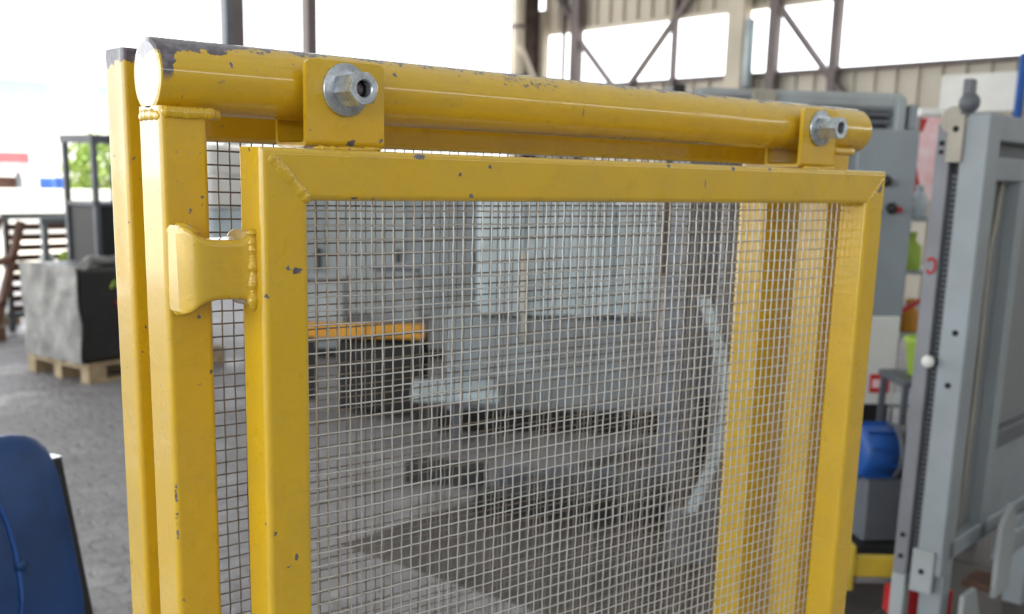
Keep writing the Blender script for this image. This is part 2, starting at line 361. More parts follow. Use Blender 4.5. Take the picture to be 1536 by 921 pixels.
# ================================================================== YELLOW GUARD
ZP = 1.566
def rsec(w, d, r, n=5):
    """rounded rectangle 0..w x 0..d"""
    pts = []
    for cx, cy, a0 in ((w - r, r, -90), (w - r, d - r, 0), (r, d - r, 90), (r, r, 180)):
        for k in range(n + 1):
            a = math.radians(a0 + 90 * k / n); pts.append((cx + r * math.cos(a), cy + r * math.sin(a)))
    return pts
def vtube(name, x0, x1, y0, y1, z0, z1, mat, parent, r=4.5, m0=0, m1=0):
    """upright box section; m0/m1 mitre the lower/upper end: +1 slopes up towards +x, -1 towards -x"""
    pr = rsec(x1 - x0, y1 - y0, r); w = x1 - x0; rings = []
    for z, m in ((z0, m0), (z1, m1)):
        rings.append([(x0 + x, y0 + y, z + (m * (x if m > 0 else x - w) if m else 0)) for x, y in pr])
    return MB().loft(rings, True, True, True).build(name, mat, parent, U)
def htube(name, x0, x1, y0, y1, z0, z1, mat, parent, r=4.5, m0=0, m1=0):
    pr = rsec(z1 - z0, y1 - y0, r); h = z1 - z0; rings = []
    for x, m in ((x0, m0), (x1, m1)):
        rings.append([(x + m * zz, y0 + y, z0 + zz) for zz, y in pr])
    return MB().loft(rings, True, True, True).build(name, mat, parent, U)
def autosmooth(o, deg=40):
    me = o.data
    bm = bmesh.new(); bm.from_mesh(me)
    for e in bm.edges:
        if len(e.link_faces) == 2: e.smooth = e.calc_face_angle(0) < math.radians(deg)
    bm.to_mesh(me); bm.free()
    wn = o.modifiers.new('weighted', 'WEIGHTED_NORMAL'); wn.mode = 'FACE_AREA'; wn.weight = 60; wn.keep_sharp = True
    return o
def weld(pts, r, parent, step=2.2, flat=(1, 1, 1), jit=.25, name='weld_bead', mat='weld'):
    """hand-laid weld: a lumpy bead with fine ripples that fades out at both ends"""
    P = [Vector(p) for p in pts]; path = []
    for a, b in zip(P[:-1], P[1:]):
        n = max(2, int((b - a).length / .55)); path += [a.lerp(b, k / n) for k in range(n)]
    path.append(P[-1]); N = len(path); ph = random.uniform(0, 6); rings = []; ns = 12
    f = Vector(flat); up = Vector((0, 0, 1))
    lump = [random.uniform(-1, 1) for _ in range(N // 5 + 3)]
    for i, p in enumerate(path):
        d = (path[min(i + 1, N - 1)] - path[max(i - 1, 0)]).normalized()
        a = d.cross(up) if abs(d.z) < .9 else d.cross(Vector((0, 1, 0))); a.normalize(); b = d.cross(a)
        t = i / 5; l0 = lump[int(t)] * (1 - t % 1) + lump[int(t) + 1] * (t % 1)
        e = min(1, (min(i, N - 1 - i) + .35) / 5) ** .5
        rr = r * e * (1 + jit * .7 * l0 + .04 * math.sin(i * .55 * 2 * math.pi / step + ph))
        off = Vector((random.uniform(-.06, .06), 0, random.uniform(-.06, .06))) * r
        rings.append([tuple(p + off + Vector(((a * math.cos(q) + b * math.sin(q)) * rr)[k] * f[k] for k in range(3))) for q in [2 * math.pi * k / ns for k in range(ns)]])
    return MB().loft(rings, True, True, True).build(name, M[mat], parent, U)

PW_, PT, PWID, PBOT = 33.7, 33.7, 720.4, -1180.0
guard = thing('machine_guard', 'yellow machine guard with round top pipe and bolted-on woven wire panel', 'guard', (0, 0, ZP))
# main frame: pipe on two box-section uprights
def pipe_part():
    m = MB(); c = Vector((-46, 65.5, 43.5)); n = 40; prof = [(20.5, 0), (23.0, .5), (23.6, 2.2), (23.6, 795), (23.0, 797.4), (20, 798), (19.0, 797), (18.8, 770)]
    rings = [[(c.x + h, c.y + r * math.cos(2 * math.pi * i / n), c.z + r * math.sin(2 * math.pi * i / n)) for i in range(n)] for r, h in prof]
    return m.loft(rings, True, True, True)
autosmooth(pipe_part().build('top_pipe', M['pipe'], guard, U), 50)
pl = autosmooth(vtube('post', -46, -14, 46, 84, -1298, 24, M['post'], guard, 4))
prr = autosmooth(vtube('post', 686, 720, 46, 84, -1298, 24, M['post'], guard, 4))
for x in (-30, 703): MB().box((x - 50, 26, -1305), (x + 50, 100, -1297), None, 2).build('foot_plate', M['post'], guard, U)
autosmooth(htube('bottom_rail', -14, 686, 48, 82, -1240, -1206, M['post'], guard, 4))
# welds of the pipe on the posts
for x0, x1 in ((-45, -13), (687, 720)):
    weld([(x0, 45.5, 20.5), ((x0 + x1) / 2, 45.0, 20), (x1, 45.5, 20.5), (x1 + 9, 50, 19.5)], 3.4, guard, 2.4, (1.1, .7, 1.1), .15)
weld([(-45.6, 82, 17), (-45.8, 74, 18.5), (-45.8, 60, 18.5), (-45.6, 48, 17.5)], 3.0, guard, 2.6, (.5, 1.2, 1.1), .25)

# hinged-on wire panel
pan = []
pan.append(htube('panel_top_rail', 0, PWID, 0, PT, -PW_, 0, M['panel'], guard, 4.6, 0, 0))
for o in pan: bpy.data.objects.remove(o)
def mitred_h(z0, z1, top):
    pr = rsec(z1 - z0, PT, 4.6); rings = []
    for side in (0, 1):
        ring = []
        for zz, y in pr:
            inset = (z1 - z0 - zz) if top else zz
            ring.append(((inset if side == 0 else PWID - inset), y, z0 + zz))
        rings.append(ring)
    return MB().loft(rings, True, True, True).build('panel_rail', M['panel'], guard, U)
def mitred_v(x0, left):
    pr = rsec(PW_, PT, 4.6); rings = []
    for end in (0, 1):
        ring = []
        for xx, y in pr:
            inset = xx if left else PW_ - xx
            ring.append((x0 + xx, y, (PBOT + inset) if end == 0 else -inset))
        rings.append(ring)
    return MB().loft(rings, True, True, True).build('panel_stile', M['panel'], guard, U)
for o in (mitred_h(-PW_, 0, True), mitred_h(PBOT, PBOT + PW_, False), mitred_v(0, True), mitred_v(PWID - PW_, False)): autosmooth(o)
# weld dressing along the mitres
weld([(6, .6, -5), (14, .3, -13), (22, .1, -21), (31, .4, -31), (34.5, 1.5, -35)], 3.5, guard, 1.7, (1.2, .45, 1.2), .4)
weld([(PWID - 6, .8, -7), (PWID - 20, .6, -22), (PWID - 32, .8, -33)], 2.6, guard, 1.8, (1.1, .4, 1.1), .4)
weld([(PWID - 34, 3, -36), (PWID - 34, 14, -35.5), (PWID - 34, 30, -35)], 2.4, guard, 2, (1, 1, .8), .4)

# woven wire
def woven(name, mat, parent, loc, nu, nv, pu, pv, r=.64, sides=6):
    """plain weave: every wire dips over and under the ones it crosses; all wires of the cloth in one mesh"""
    us = np.arange(nu) * pu + rng.normal(0, .18, nu) + .9 * np.sin(np.arange(nu) * .21 + 1.0)
    vs = -np.arange(nv) * pv + rng.normal(0, .15, nv)
    V = []; F = []; base = 0
    ang = np.arange(sides) * 2 * np.pi / sides
    def run(pts, vert):
        nonlocal base
        n = len(pts); c, s_ = np.cos(ang) * r, np.sin(ang) * r
        a = np.zeros((n, sides, 3)); a += pts[:, None, :]
        a[:, :, 1] += s_[None, :]; a[:, :, 0 if vert else 2] += c[None, :]
        V.append(a.reshape(-1, 3))
        i = np.arange(n - 1)[:, None] * sides + np.arange(sides)[None, :]; j = np.arange(n - 1)[:, None] * sides + (np.arange(sides)[None, :] + 1) % sides
        F.append((np.stack([i, j, j + sides, i + sides], -1).reshape(-1, 4)) + base); base += n * sides
    lowu = lambda v: .55 * np.sin(v * .013 + 2) + .3 * np.sin(v * .05)
    for i, u in enumerate(us):
        z = np.repeat(vs, 2)[:-1].astype(float); z[1::2] = (vs[:-1] + vs[1:]) / 2
        y = np.zeros_like(z); y[0::2] = ((-1.0) ** (np.arange(nv) + i)) * r * .45
        x = u + lowu(z + i * 1.3) * .6
        run(np.stack([x, y, z], 1), True)
    for j, v in enumerate(vs):
        x = np.repeat(us, 2)[:-1].astype(float); x[1::2] = (us[:-1] + us[1:]) / 2
        y = np.zeros_like(x); y[0::2] = -((-1.0) ** (np.arange(nu) + j)) * r * .6
        z = v + lowu(x + j * 1.1) * .7
        run(np.stack([x, y, z], 1), False)
    V = np.concatenate(V) * U; F = np.concatenate(F)
    me = bpy.data.meshes.new(name); me.vertices.add(len(V)); me.vertices.foreach_set('co', V.ravel())
    me.loops.add(F.size); me.loops.foreach_set('vertex_index', F.ravel().astype(np.int32))
    me.polygons.add(len(F)); me.polygons.foreach_set('loop_start', np.arange(len(F), dtype=np.int32) * 4)
    me.update(calc_edges=True); me.polygons.foreach_set('use_smooth', [True] * len(F))
    o = link_mesh(name, me, mat, parent); o.location = [q * U for q in loc]; o['kind'] = 'stuff'
    return o
front_mesh = woven('wire_mesh', M['wire'], guard, (63.5 - 9.345 * 4, 31.0, -31.8), 74, 115, 9.345, 10.0)

# spacer stub between the post and the panel stile, flared into its welds
def stub():
    m = MB(); rings = []
    for u, h, d0 in ((-45, 27, 30), (-44, 28, 22), (-41, 27, 17), (-37, 23.5, 14.5), (-31, 20.5, 14), (-24, 19.3, 14), (-9, 19.3, 14), (-5, 20.5, 13), (-2.5, 23, 11.5), (0.5, 25, 11)):
        pr = rsec(2 * h, 46.5 - d0, 4.5, 4); rings.append([(u + (.7 * math.sin(zz * .5) if u > -8 or u < -36 else 0), d0 + y, -78.5 - h + zz) for zz, y in pr])
    return m.loft(rings, True, True, True)
autosmooth(stub().build('spacer_tube', M['weld'], guard, U), 60)
weld([(-1.2, 12, -52), (-1.5, 11.5, -62), (-1.2, 11.2, -72), (-1.2, 11.5, -84), (-1.2, 12, -96), (-.8, 13, -106)], 3.3, guard, 2.0, (1, .8, 1.1), .5)
weld([(-40, 42, -50), (-35, 37, -53), (-27, 38, -57)], 3.0, guard, 2.2, (1.2, 1, .9), .4)
weld([(-43, 42, -107), (-38, 38, -106), (-30, 38, -102)], 3.2, guard, 2.2, (1.2, 1, .9), .4)
MB().ball((-34, 36.5, -52.5), 2.4, 10, 7).build('spatter_bead', M['zinc'], guard, U)

# hanger brackets with coupling nuts
def bracket(x0, x1, spin):
    m = MB(); Wd = x1 - x0
    def plate(prof_yz, y_is=None): pass
    # J-section: front flange, base, short rear lip (profile in y,z)
    def arc(cy, cz, r, a0, a1, n=5): return [(cy + r * math.cos(math.radians(a0 + (a1 - a0) * k / n)), cz + r * math.sin(math.radians(a0 + (a1 - a0) * k / n))) for k in range(n + 1)]
    outer = [(33, 60)] + arc(39, 7.5, 6, 180, 270) + arc(72, 7.5, 6, 270, 360) + [(78, 21.5)]
    inner = [(74.5, 21.0)] + arc(71.5, 8, 3, 360, 270) + arc(40, 8, 3, 270, 180) + [(37, 60)]
    prof = outer + inner; rings = []
    zt = lambda z, e: z if z < 55 else z - e
    for x, e in ((x0, 3.2), (x0 + 1, 1.6), (x0 + 3.2, 0), (x1 - 3.2, 0), (x1 - 1, 1.6), (x1, 3.2)):
        rings.append([(x, y, zt(z, e)) for y, z in prof])
    n = len(prof)
    for k in range(len(rings) - 1):
        m.add(rings[k] + rings[k + 1], [(i, (i + 1) % n, n + (i + 1) % n, n + i) for i in range(n)], False)
    # end caps as quad strips between outer and inner outlines
    no = len(outer)
    for rg in (rings[0], rings[-1]):
        O, I = rg[:no], rg[no:][::-1]
        m.add(O + I, [(i, i + 1, no + i + 1, no + i) for i in range(no - 1)], False)
    b = m.build('hanger_bracket', M['brk'], guard, U)
    bmw = bmesh.new(); bmw.from_mesh(b.data); bmesh.ops.remove_doubles(bmw, verts=bmw.verts, dist=1e-7); bmesh.ops.recalc_face_normals(bmw, faces=bmw.faces)
    for f in bmw.faces: f.smooth = True
    bmw.to_mesh(b.data); bmw.free(); autosmooth(b, 35)
    cx, cz = (x0 + x1) / 2 - 1, 41
    # washer
    MB().lathe((cx, 33, cz), (0, -1, 0), [(8, 0), (17.6, 0), (18, .4), (18, 2.4), (17.2, 3), (8, 3)], 40).build('washer', M['zinc'], b, U)
    # coupling nut: chamfered hexagon with a bore
    nm = MB(); R = 11.9; rings = []
    hexp = lambda r, y, k=6: [(cx + r * math.cos(spin + math.pi / 3 * (i // 4) + math.pi / 12 * (i % 4)) * 1.0, y, cz + r * math.sin(spin + math.pi / 3 * (i // 4) + math.pi / 12 * (i % 4))) for i in range(24)]
    def hexr(y, rmax):
        out = []
        for i in range(24):
            a = 2 * math.pi * i / 24; ap = R * math.cos(math.pi / 6); rr = min(ap / math.cos((a % (math.pi / 3)) - math.pi / 6), rmax)
            out.append((cx + rr * math.cos(a + spin), y, cz + rr * math.sin(a + spin)))
        return out
    circ = lambda r, y: [(cx + r * math.cos(2 * math.pi * i / 24 + spin), y, cz + r * math.sin(2 * math.pi * i / 24 + spin)) for i in range(24)]
    nm.loft([circ(10.2, 30), hexr(29.6, 10.7), hexr(28.6, 12), hexr(8.6, 12), hexr(7.3, 11.0), circ(10.2, 7.0), circ(6.4, 7.0), circ(5.6, 8.0), circ(5.6, 15)], True, False, True)
    nut = autosmooth(nm.build('coupling_nut', M['zinc'], b, U), 22)
    MB().lathe((cx, 29, cz), (0, -1, 0), [(5.5, 0), (5.5, 12), (4.8, 14.2), (2.5, 15), (.3, 15.2)], 24).build('stud_end', M['bore'], b, U)
    # welds to the panel rail
    m2 = [(x0 + 4, 31, 1.2), (x0 + 18, 30, .8), (x0 + 34, 29.5, 1.0), (x0 + 50, 31, 1.4), (x1 - 4, 32, 1.8)]
    weld(m2, 3.0, guard, 2.4, (1.4, 1.2, .6), .5)
    return b
bracket(50.5, 113, math.radians(12)); bracket(612, 670, math.radians(2))

# rear guard frame standing just behind
rear = thing('rear_guard_frame', 'second yellow guard frame with darkened mesh close behind the front guard', 'guard', (0, 0, ZP))
autosmooth(vtube('post', -46, -12, 108, 142, -1305, 63.5, M['rear'], rear, 4))
autosmooth(vtube('post', 655, 732, 104, 142, -1305, 60, M['rear'], rear, 4))
autosmooth(htube('top_rail', -12, 655, 110, 142, 4.5, 46, M['rear'], rear, 4))
autosmooth(htube('bottom_rail', -12, 655, 110, 142, -1230, -1196, M['rear'], rear, 4))
rm = bpy.data.objects.new('wire_mesh', front_mesh.data.copy()); COL.objects.link(rm); rm.parent = rear; rm['kind'] = 'stuff'
rm.data.materials.clear(); rm.data.materials.append(M['wire2']); rm.location = (-23.5 * U, 138 * U, 8 * U)

# ================================================================== BLUE CHAIR, front left
ch = thing('blue_chair', 'blue vinyl chair with dark frame standing on the shed floor', 'chair', (0.08, 1.366, 0), math.radians(22))
def pad(name, w, h, t, mat, parent, xf, crown=.012):
    m = MB(); n = 28; rings = []
    def ring(sc, y):
        out = []
        for k in range(n):
            a = 2 * math.pi * k / n; c, s_ = math.cos(a), math.sin(a); e = .42
            out.append((w / 2 * sc * math.copysign(abs(c) ** e, c), y, h / 2 * sc * math.copysign(abs(s_) ** e, s_)))
        return out
    for sc, y in ((.05, -t / 2 - crown), (.5, -t / 2 - crown * .8), (.8, -t / 2 - crown * .35), (.93, -t / 2), (.985, -t * .3), (1, 0), (.985, t * .3), (.93, t / 2), (.6, t / 2 + .004), (.05, t / 2 + .005)): rings.append(ring(sc, y))
    m.loft(rings, True, True, True, xf); return m.build(name, mat, parent)
XFb = Matrix.Translation((0, .0, .79)) @ Matrix.Rotation(math.radians(-12), 4, 'X')
bk = pad('backrest', .40, .475, .05, M['vinyl'], ch, XFb)
seam = [(.055 * math.sin(math.pi * (k / 12)) - .055 - .03, -.0405, -.13 + .26 * k / 12) for k in range(13)]
MB().tube([XFb @ Vector(p) for p in [(.0 + .05 * math.cos(a), -.0375, .0 + .16 * math.sin(a)) for a in [math.radians(q) for q in range(-80, 81, 10)]]], .004, 6).build('seam', M['blue'], bk)
MB().ball(XFb @ Vector((.055, -.040, -.02)), .012, 12, 8, (1, .6, 1)).build('button', M['vinyl'], bk)
for sx in (-1, 1):
    p0 = XFb @ Vector((sx * .207, .012, .165)); p1 = XFb @ Vector((sx * .207, .012, -.30))
    lg = MB().bar(p0, p1, .022, .03, (0, 1, 0)).build('back_upright', M['mblack'], ch)
    MB().bar(p0 + Vector((0, 0, .004)), p0, .024, .032, (0, 1, 0)).build('end_cap', M['chrome'], lg)
    MB().bar((sx * .2, .05, .46), (sx * .21, .10, 0), .025, .025, (0, 1, 0)).build('leg', M['mblack'], ch)
    MB().bar((sx * .2, -.36, .44), (sx * .21, -.40, 0), .025, .025, (0, 1, 0)).build('leg', M['mblack'], ch)
    MB().bar((sx * .2, .06, .43), (sx * .2, -.38, .42), .025, .03).build('side_rail', M['mblack'], ch)
XFs = Matrix.Translation((0, -.17, .47)) @ Matrix.Rotation(math.radians(-90), 4, 'X') @ Matrix.Rotation(math.pi, 4, 'Y')
pad('seat', .42, .42, .06, M['vinyl'], ch, XFs)

# ================================================================== LEFT BACKGROUND
def pallet(name, label, loc, rz, L=1.2, W=.8):
    t = thing(name, label, 'pallet', loc, rz)
    for k in range(5):
        y = k * (W - .1) / 4; box('deck_board', (0, y, .122), (L, y + .1, .144), M['wood'], t)
    for k in range(3):
        x = k * (L - .14) / 2; box('stringer_board', (x, 0, .1), (x + .14, W, .122), M['wood'], t)
        for j in range(3):
            y = j * (W - .1) / 2; box('block', (x, y, .022), (x + .14, y + .1, .1), M['wood'], t)
    for j in range(3):
        y = j * (W - .1) / 2; box('base_board', (0, y, 0), (L, y + .1, .022), M['wood'], t)
    return t
PR = math.radians(14)
pallet('wooden_pallet', 'pale wooden pallet under the black wrapped load at left', (2.06, 6.88, 0), PR)
def rot2(x, y, loc, a): return (loc[0] + x * math.cos(a) - y * math.sin(a), loc[1] + x * math.sin(a) + y * math.cos(a))
blk = thing('wrapped_load', 'black film-wrapped load standing on the wooden pallet', 'load', (2.06, 6.88, .144), PR)
m = MB().box((-.03, .02, 0), (1.12, .72, .68), None, .03).build('load_body', M['dkblock'], blk)
m = MB(); ny, nz = 12, 14; vs = []
for yy in range(ny + 1):
    for zz in range(nz + 1):
        wr_ = .010 * math.sin(yy * 2.1 + zz * .35) + .006 * math.sin(yy * 4.7 - zz * .9) + random.uniform(-.003, .003)
        vs.append((-.052 + wr_, .005 + .73 * yy / ny, .005 + .685 * zz / nz))
k0 = len(vs); vs += [(x + .012, y, z) for x, y, z in vs]; q_ = nz + 1
fs = [(a * q_ + b, a * q_ + b + 1, (a + 1) * q_ + b + 1, (a + 1) * q_ + b) for a in range(ny) for b in range(nz)]
fs += [tuple(k0 + i for i in f[::-1]) for f in fs]
m.add(vs, fs, True); m.build('pale_side_sheet', M['greysheet'], blk)  # pale sheet added over this side, lighter than the black body
mk = MB().tube([(.22, .018, .53), (.25, .016, .58), (.27, .016, .53), (.29, .016, .58)], .012, 6).tube([(.33, .016, .52), (.34, .016, .6), (.37, .016, .6), (.37, .016, .52)], .012, 6)
mk.build('lime_chalk_mark', M['hivis'], blk)
MB().tube([(.25, .018, .42), (.28, .016, .42)], .012, 6).build('pink_mark', M['red'], blk)
MB().tube([(0, 0, .70), (.12, .1, .73), (.3, .15, .71), (.5, .1, .74)], .035, 8).build('crumpled_film', M['greysheet'], blk)

rk = thing('stillage_rack', 'grey steel stillage rack with slatted back behind the pallet', 'rack', (2.42, 8.98, 0), math.radians(8))
for x, y in ((0, 0), (1.3, 0), (0, .8), (1.3, .8), (.36, 0), (.52, 0), (.92, 0)):
    MB().box((x - .024, y - .024, 0), (x + .024, y + .024, 1.06)).build('upright', M['galv'], rk)
for z in (.12, .58, 1.03):
    for y in (-.01, .81): MB().box((-.04, y - .02, z), (1.34, y + .02, z + .05)).build('rail', M['galv'], rk)
for k in range(9):
    z = .18 + k * .094; MB().box((0, .74, z), (1.3, .765, z + .055)).build('slat', M['rust'], rk)
box('shelf', (0, 0, .5), (1.3, .8, .53), M['rust'], rk)
for k, (x, c) in enumerate(((.10, 'white'), (.26, 'hivis'), (.44, 'red'))):
    lab = {'white': 'white tin on the stillage rack shelf', 'hivis': 'small lime tin on the stillage rack shelf', 'red': 'red tin on the stillage rack shelf'}[c]
    q = MB().lathe(rk.matrix_basis @ Vector((x, .2, .53)), (0, 0, 1), [(.06, 0), (.062, .005), (.062, .2), (.058, .21), (.03, .212), (.028, .24), (.01, .242)], 14).build('tin_can', M[c]); tag(q, lab, 'tin')
for k, (x, mt, lb) in enumerate(((.72, 'mdark', 'dark grey bin at the left of the stillage rack shelf'), (1.1, 'galv', 'light grey bin at the right of the stillage rack shelf'))):
    t = thing('parts_bin', lb, 'bin', tuple(rk.matrix_basis @ Vector((x, .36, .53))), math.radians(8), 'bins on the stillage rack')
    MB().loft([[(sx * w, sy * w * .8, z) for sx, sy in ((-1, -1), (1, -1), (1, 1), (-1, 1))] for w, z in ((.14, 0), (.165, .3), (.175, .3), (.175, .33), (.155, .33), (.13, .03))], True, True, False).build('tub', M[mt], t)
    box('label_plate', (-.06, -.142, .16), (.06, -.128, .24), M['white'], t)
# leaning brown frame to the left of the rack
fr = thing('leaning_door_frame', 'brown timber frame leaning to the left of the stillage rack', 'frame', (2.10, 9.62, 0), math.radians(-4))
for a, b in (((-.28, 0, .02), (.12, 0, 1.05)), ((.02, 0, .02), (.30, 0, 1.02)), ((-.26, 0, .12), (.12, 0, .3)), ((-.02, 0, .62), (.24, 0, .7))):
    MB().bar(a, b, .05, .16, (0, 1, 0)).build('timber', M['brown'], fr)
bx = thing('green_based_box', 'white box with a green base beside the pallet', 'box', (2.33, 8.55, 0), .2)
box('body', (0, 0, .09), (.3, .3, .36), M['white'], bx, .01); box('base', (-.01, -.01, 0), (.31, .31, .09), M['green'], bx, .008)
for k, (x, y, a, L) in enumerate(((1.35, 9.95, -.05, .9), (1.3, 10.35, -.08, 1.2), (1.55, 9.2, .1, .55))):
    q = MB().bar((x, y, .06), (x + L * math.cos(a), y + L * math.sin(a), .06), .14, .12).build('timber_offcut', M['brown' if k == 2 else 'wood'])
    tag(q, ['long grey timber on the floor left of the rack', 'furthest long timber on the floor near the sunlit yard', 'short brown timber beside the leaning frame'][k], 'timber', 'loose timbers')
# dark glazed stand beyond the rack
st = thing('dark_open_cabinet', 'tall dark steel cabinet frame rising behind the stillage rack', 'cabinet', (2.50, 7.86, 0), math.radians(10))
for x, y in ((0, 0), (.7, 0), (0, .45), (.7, .45)): MB().box((x - .02, y - .02, 0), (x + .02, y + .02, 1.77)).build('corner_post', M['mdark'], st)
box('top_panel', (-.03, -.03, 1.71), (.73, .48, 1.77), M['mdark'], st); box('mid_shelf', (-.02, -.02, 1.22), (.72, .47, 1.25), M['mdark'], st); box('lower_panel', (0, 0, .05), (.7, .45, 1.22), M['mblack'], st, .01)
box('side_door', (.12, -.03, 1.24), (.7, -.015, 1.55), M['mdark'], st)
# sunlit yard: low white building, stall, barrels, bush
hb = thing('white_building', 'low white rendered building across the sunlit yard', 'building', (2, 42, 0))
box('wall', (-14, 0, 0), (26, 9, 4.6), M['house'], hb); box('roof', (-14.4, -.4, 4.6), (26.4, 9.4, 4.85), M['house'], hb)
for k in range(9):
    w = box('window', (-12 + k * 4, -.06, 3.85), (-9.6 + k * 4, .05, 4.5), M['house'], hb); box('pane', (-11.9 + k * 4, -.1, 3.9), (-9.7 + k * 4, -.05, 4.45), M['glass_far'], w)
sl = thing('market_stall', 'red and white roofed stall in the sunlit yard', 'stall', (6.07, 26.3, -.02))
box('counter', (-2.6, 0, 0), (.9, 1.4, 1.2), M['rust'], sl); box('canopy', (-2.8, -.3, 1.32), (1.0, 1.6, 1.55), M['pink'], sl); box('canopy_top', (-2.8, -.32, 1.55), (1.0, 1.6, 1.78), M['redpale'], sl)
for x in (-2.5, .8): MB().box((x - .05, -.1, 0), (x + .05, 0, 1.4)).build('stall_post', M['galv'], sl)
pw = MB().box((-6, 24.6, -.02), (13, 24.85, .9)).box((-6, 24.55, .9), (13, 24.9, .96)).build('parapet', M['house']); tag(pw, 'low white parapet across the sunlit yard', 'parapet')
for k, (x, y) in enumerate(((7.32, 25.6), (8.05, 26.9))):
    q = MB().lathe((x, y, -.02), (0, 0, 1), [(.15, 0), (.165, .02), (.165, .4), (.175, .42), (.165, .44), (.165, .8), (.175, .82), (.165, .84), (.165, 1.2), (.15, 1.22), (.14, 1.2), (.02, 1.2)], 18).build('blue_barrel', M['blue'])
    tag(q, ['blue barrel beside the red and white stall', 'blue barrel farther from the red and white stall'][k], 'barrel', 'blue barrels in the yard')
def bush(loc, r, label):
    t = thing('shrub', label, 'shrub', loc); m = MB()
    for _ in range(1100):
        a = Vector((random.gauss(0, 1), random.gauss(0, 1), random.gauss(0, 1))).normalized() * r * random.uniform(.6, 1)
        e = Vector((random.uniform(-1, 1), random.uniform(-1, 1), random.uniform(-1, 1))) * .12 * r; g_ = e.cross(Vector((random.random(), random.random(), 1))).normalized() * .07 * r
        c = a + Vector((0, 0, r * 1.1)); m.add([c - e, c + g_, c + e, c - g_], [(0, 1, 2, 3)])
    f = m.build('foliage', M['foliage'], t); f['kind'] = 'stuff'
    MB().cyl((0, 0, 0), (0, 0, r), .06 * r, 8).build('trunk', M['brown'], t)
ws = thing('added_white_stack', 'added tall white stack covering the column foot at the far side', 'stack', (5.95, 12.75, 0), .3)  # added stack: covers the column foot with sun-bright white
for k in range(4): box('stack_tier', (-.42 + .02 * (k % 2), 0, .14 + k * .43), (.42 + .02 * (k % 2), .7, .56 + k * .43), M['white' if k != 1 else 'pale'], ws, .05)
for x in (-.42, -.07, .28): box('pallet_block', (x, 0, 0), (x + .14, .7, .14), M['wood'], ws)
bush((9.85, 28.9, -.02), 1.15, 'green shrub in the yard behind the dark cabinet')

# ================================================================== RIGHT: GREY SLIDING GUARD UNIT
R1 = thing('grey_guard_unit', 'grey steel guard unit with slotted post and mesh side at right edge', 'machine guard', (2.64, .77, 0), math.radians(8))
# local x: along the long side (away to the right), local y: across the narrow face (to the left), corner at origin
H1 = 1.757
box('main_post', (0, 0, .36), (.10, .078, H1), M['mgrey'], R1, .004)
box('outer_strip', (.0, .106, .34), (.05, .150, H1 - .03), M['strip'], R1, .003)
box('slot_back', (.03, .077, .4), (.045, .107, H1 - .05), M['mblack'], R1)
for k in range(78):
    z = .42 + k * .0158
    MB().box((.022, .078, z), (.034, .106, z + .0085)).build('slot_bar', M['mdark'], R1) if k == 0 else None
sb = [o for o in R1.children if o.name.startswith('slot_bar')][0]
for k in range(1, 74):
    c = sb.copy(); COL.objects.link(c); c.parent = R1; c.location.z = k * .0158
hp = MB().box((-.012, .070, H1 - .14), (0, .115, H1 - .005), None, .002).build('top_plate', M['beige'], R1)
def hole(y, z, parent, x=-.001, r=.009): MB().cyl((x - .002, y, z), (x + .003, y, z), r, 14).build('bolt_hole', M['hole'], parent)
hole(.092, H1 - .045, hp, -.012)
MB().lathe((.02, .105, H1 - .02), (-1, 0, 0), [(.036, 0), (.04, .004), (.04, .02), (.036, .024)], 24).build('pulley', M['beige'], R1)
lugp = MB().box((-.005, .062, H1 - .01), (.035, .088, H1 + .095), None, .003).build('lifting_lug', M['mdark'], R1)
MB().ball((.0, .066, H1 + .028), .03, 14, 8).build('lug_boss', M['mdark'], lugp)
mp = [o for o in R1.children if o.name.startswith('main_post')][0]
hole(.035, 1.122, mp); hole(.04, .962, mp); hole(.132, H1 - .085, hp, -.001, .008); hole(.132, H1 - .11, hp, -.001, .007)
os_ = [o for o in R1.children if o.name.startswith('outer_strip')][0]
hole(.128, .47, os_, -.001, .008); hole(.128, .40, os_, -.001, .008)
MB().lathe((0, .098, 1.03), (-1, 0, 0), [(.008, 0), (.008, .01), (.017, .014), (.02, .024), (.016, .034), (.004, .037)], 16).build('white_knob', M['white'], R1)
ringp = [(-.0015,   .128 - .014 * math.cos(math.radians(a)), 1.315 + .022 * math.sin(math.radians(a))) for a in range(-140, 141, 20)]
MB().tube(ringp, .0045, 6).build('red_mark', M['red'], os_)
fp = box('foot_plate', (-.012, .02, .30), (0, .088, .44), M['mlight'], R1, .003); hole(.055, .37, fp, -.012, .009)
# long side
box('top_rail', (.10, .005, H1 - .075), (1.6, .06, H1 - .0), M['mgrey'], R1, .004)
box('upper_rail', (.10, .008, H1 - .19), (1.6, .055, H1 - .12), M['mgrey'], R1, .004)
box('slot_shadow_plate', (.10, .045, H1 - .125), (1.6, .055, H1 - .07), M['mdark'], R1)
box('inner_stile', (.10, .012, .42), (.135, .055, H1 - .19), M['mdark'], R1, .003)
box('mesh_sheet', (.13, .040, .42), (1.6, .044, H1 - .19), M['perf'], R1)
box('stile', (.33, .0, .40), (.39, .05, H1 - .19), M['mgrey'], R1, .004); box('stile', (1.1, .0, .40), (1.16, .05, H1 - .19), M['mgrey'], R1, .004)
box('mid_rail', (.39, .004, .70), (1.1, .05, .76), M['mdark'], R1, .003); box('low_panel', (.39, .02, .46), (1.1, .04, .70), M['mgrey'], R1)
box('bottom_rail', (.05, .0, .40), (1.6, .06, .46), M['mgrey'], R1, .004)
MB().tube([(.24, .03, H1 - .19), (.22, .028, 1.45), (.19, .028, 1.36), (.2, .026, 1.1), (.2, .026, .8), (.18, .026, .46)], .007, 6).build('hanging_cord', M['beige'], R1)
for x in (.03, .9): box('leg', (x, .0, 0), (x + .07, .07, .36), M['mgrey'], R1, .003)
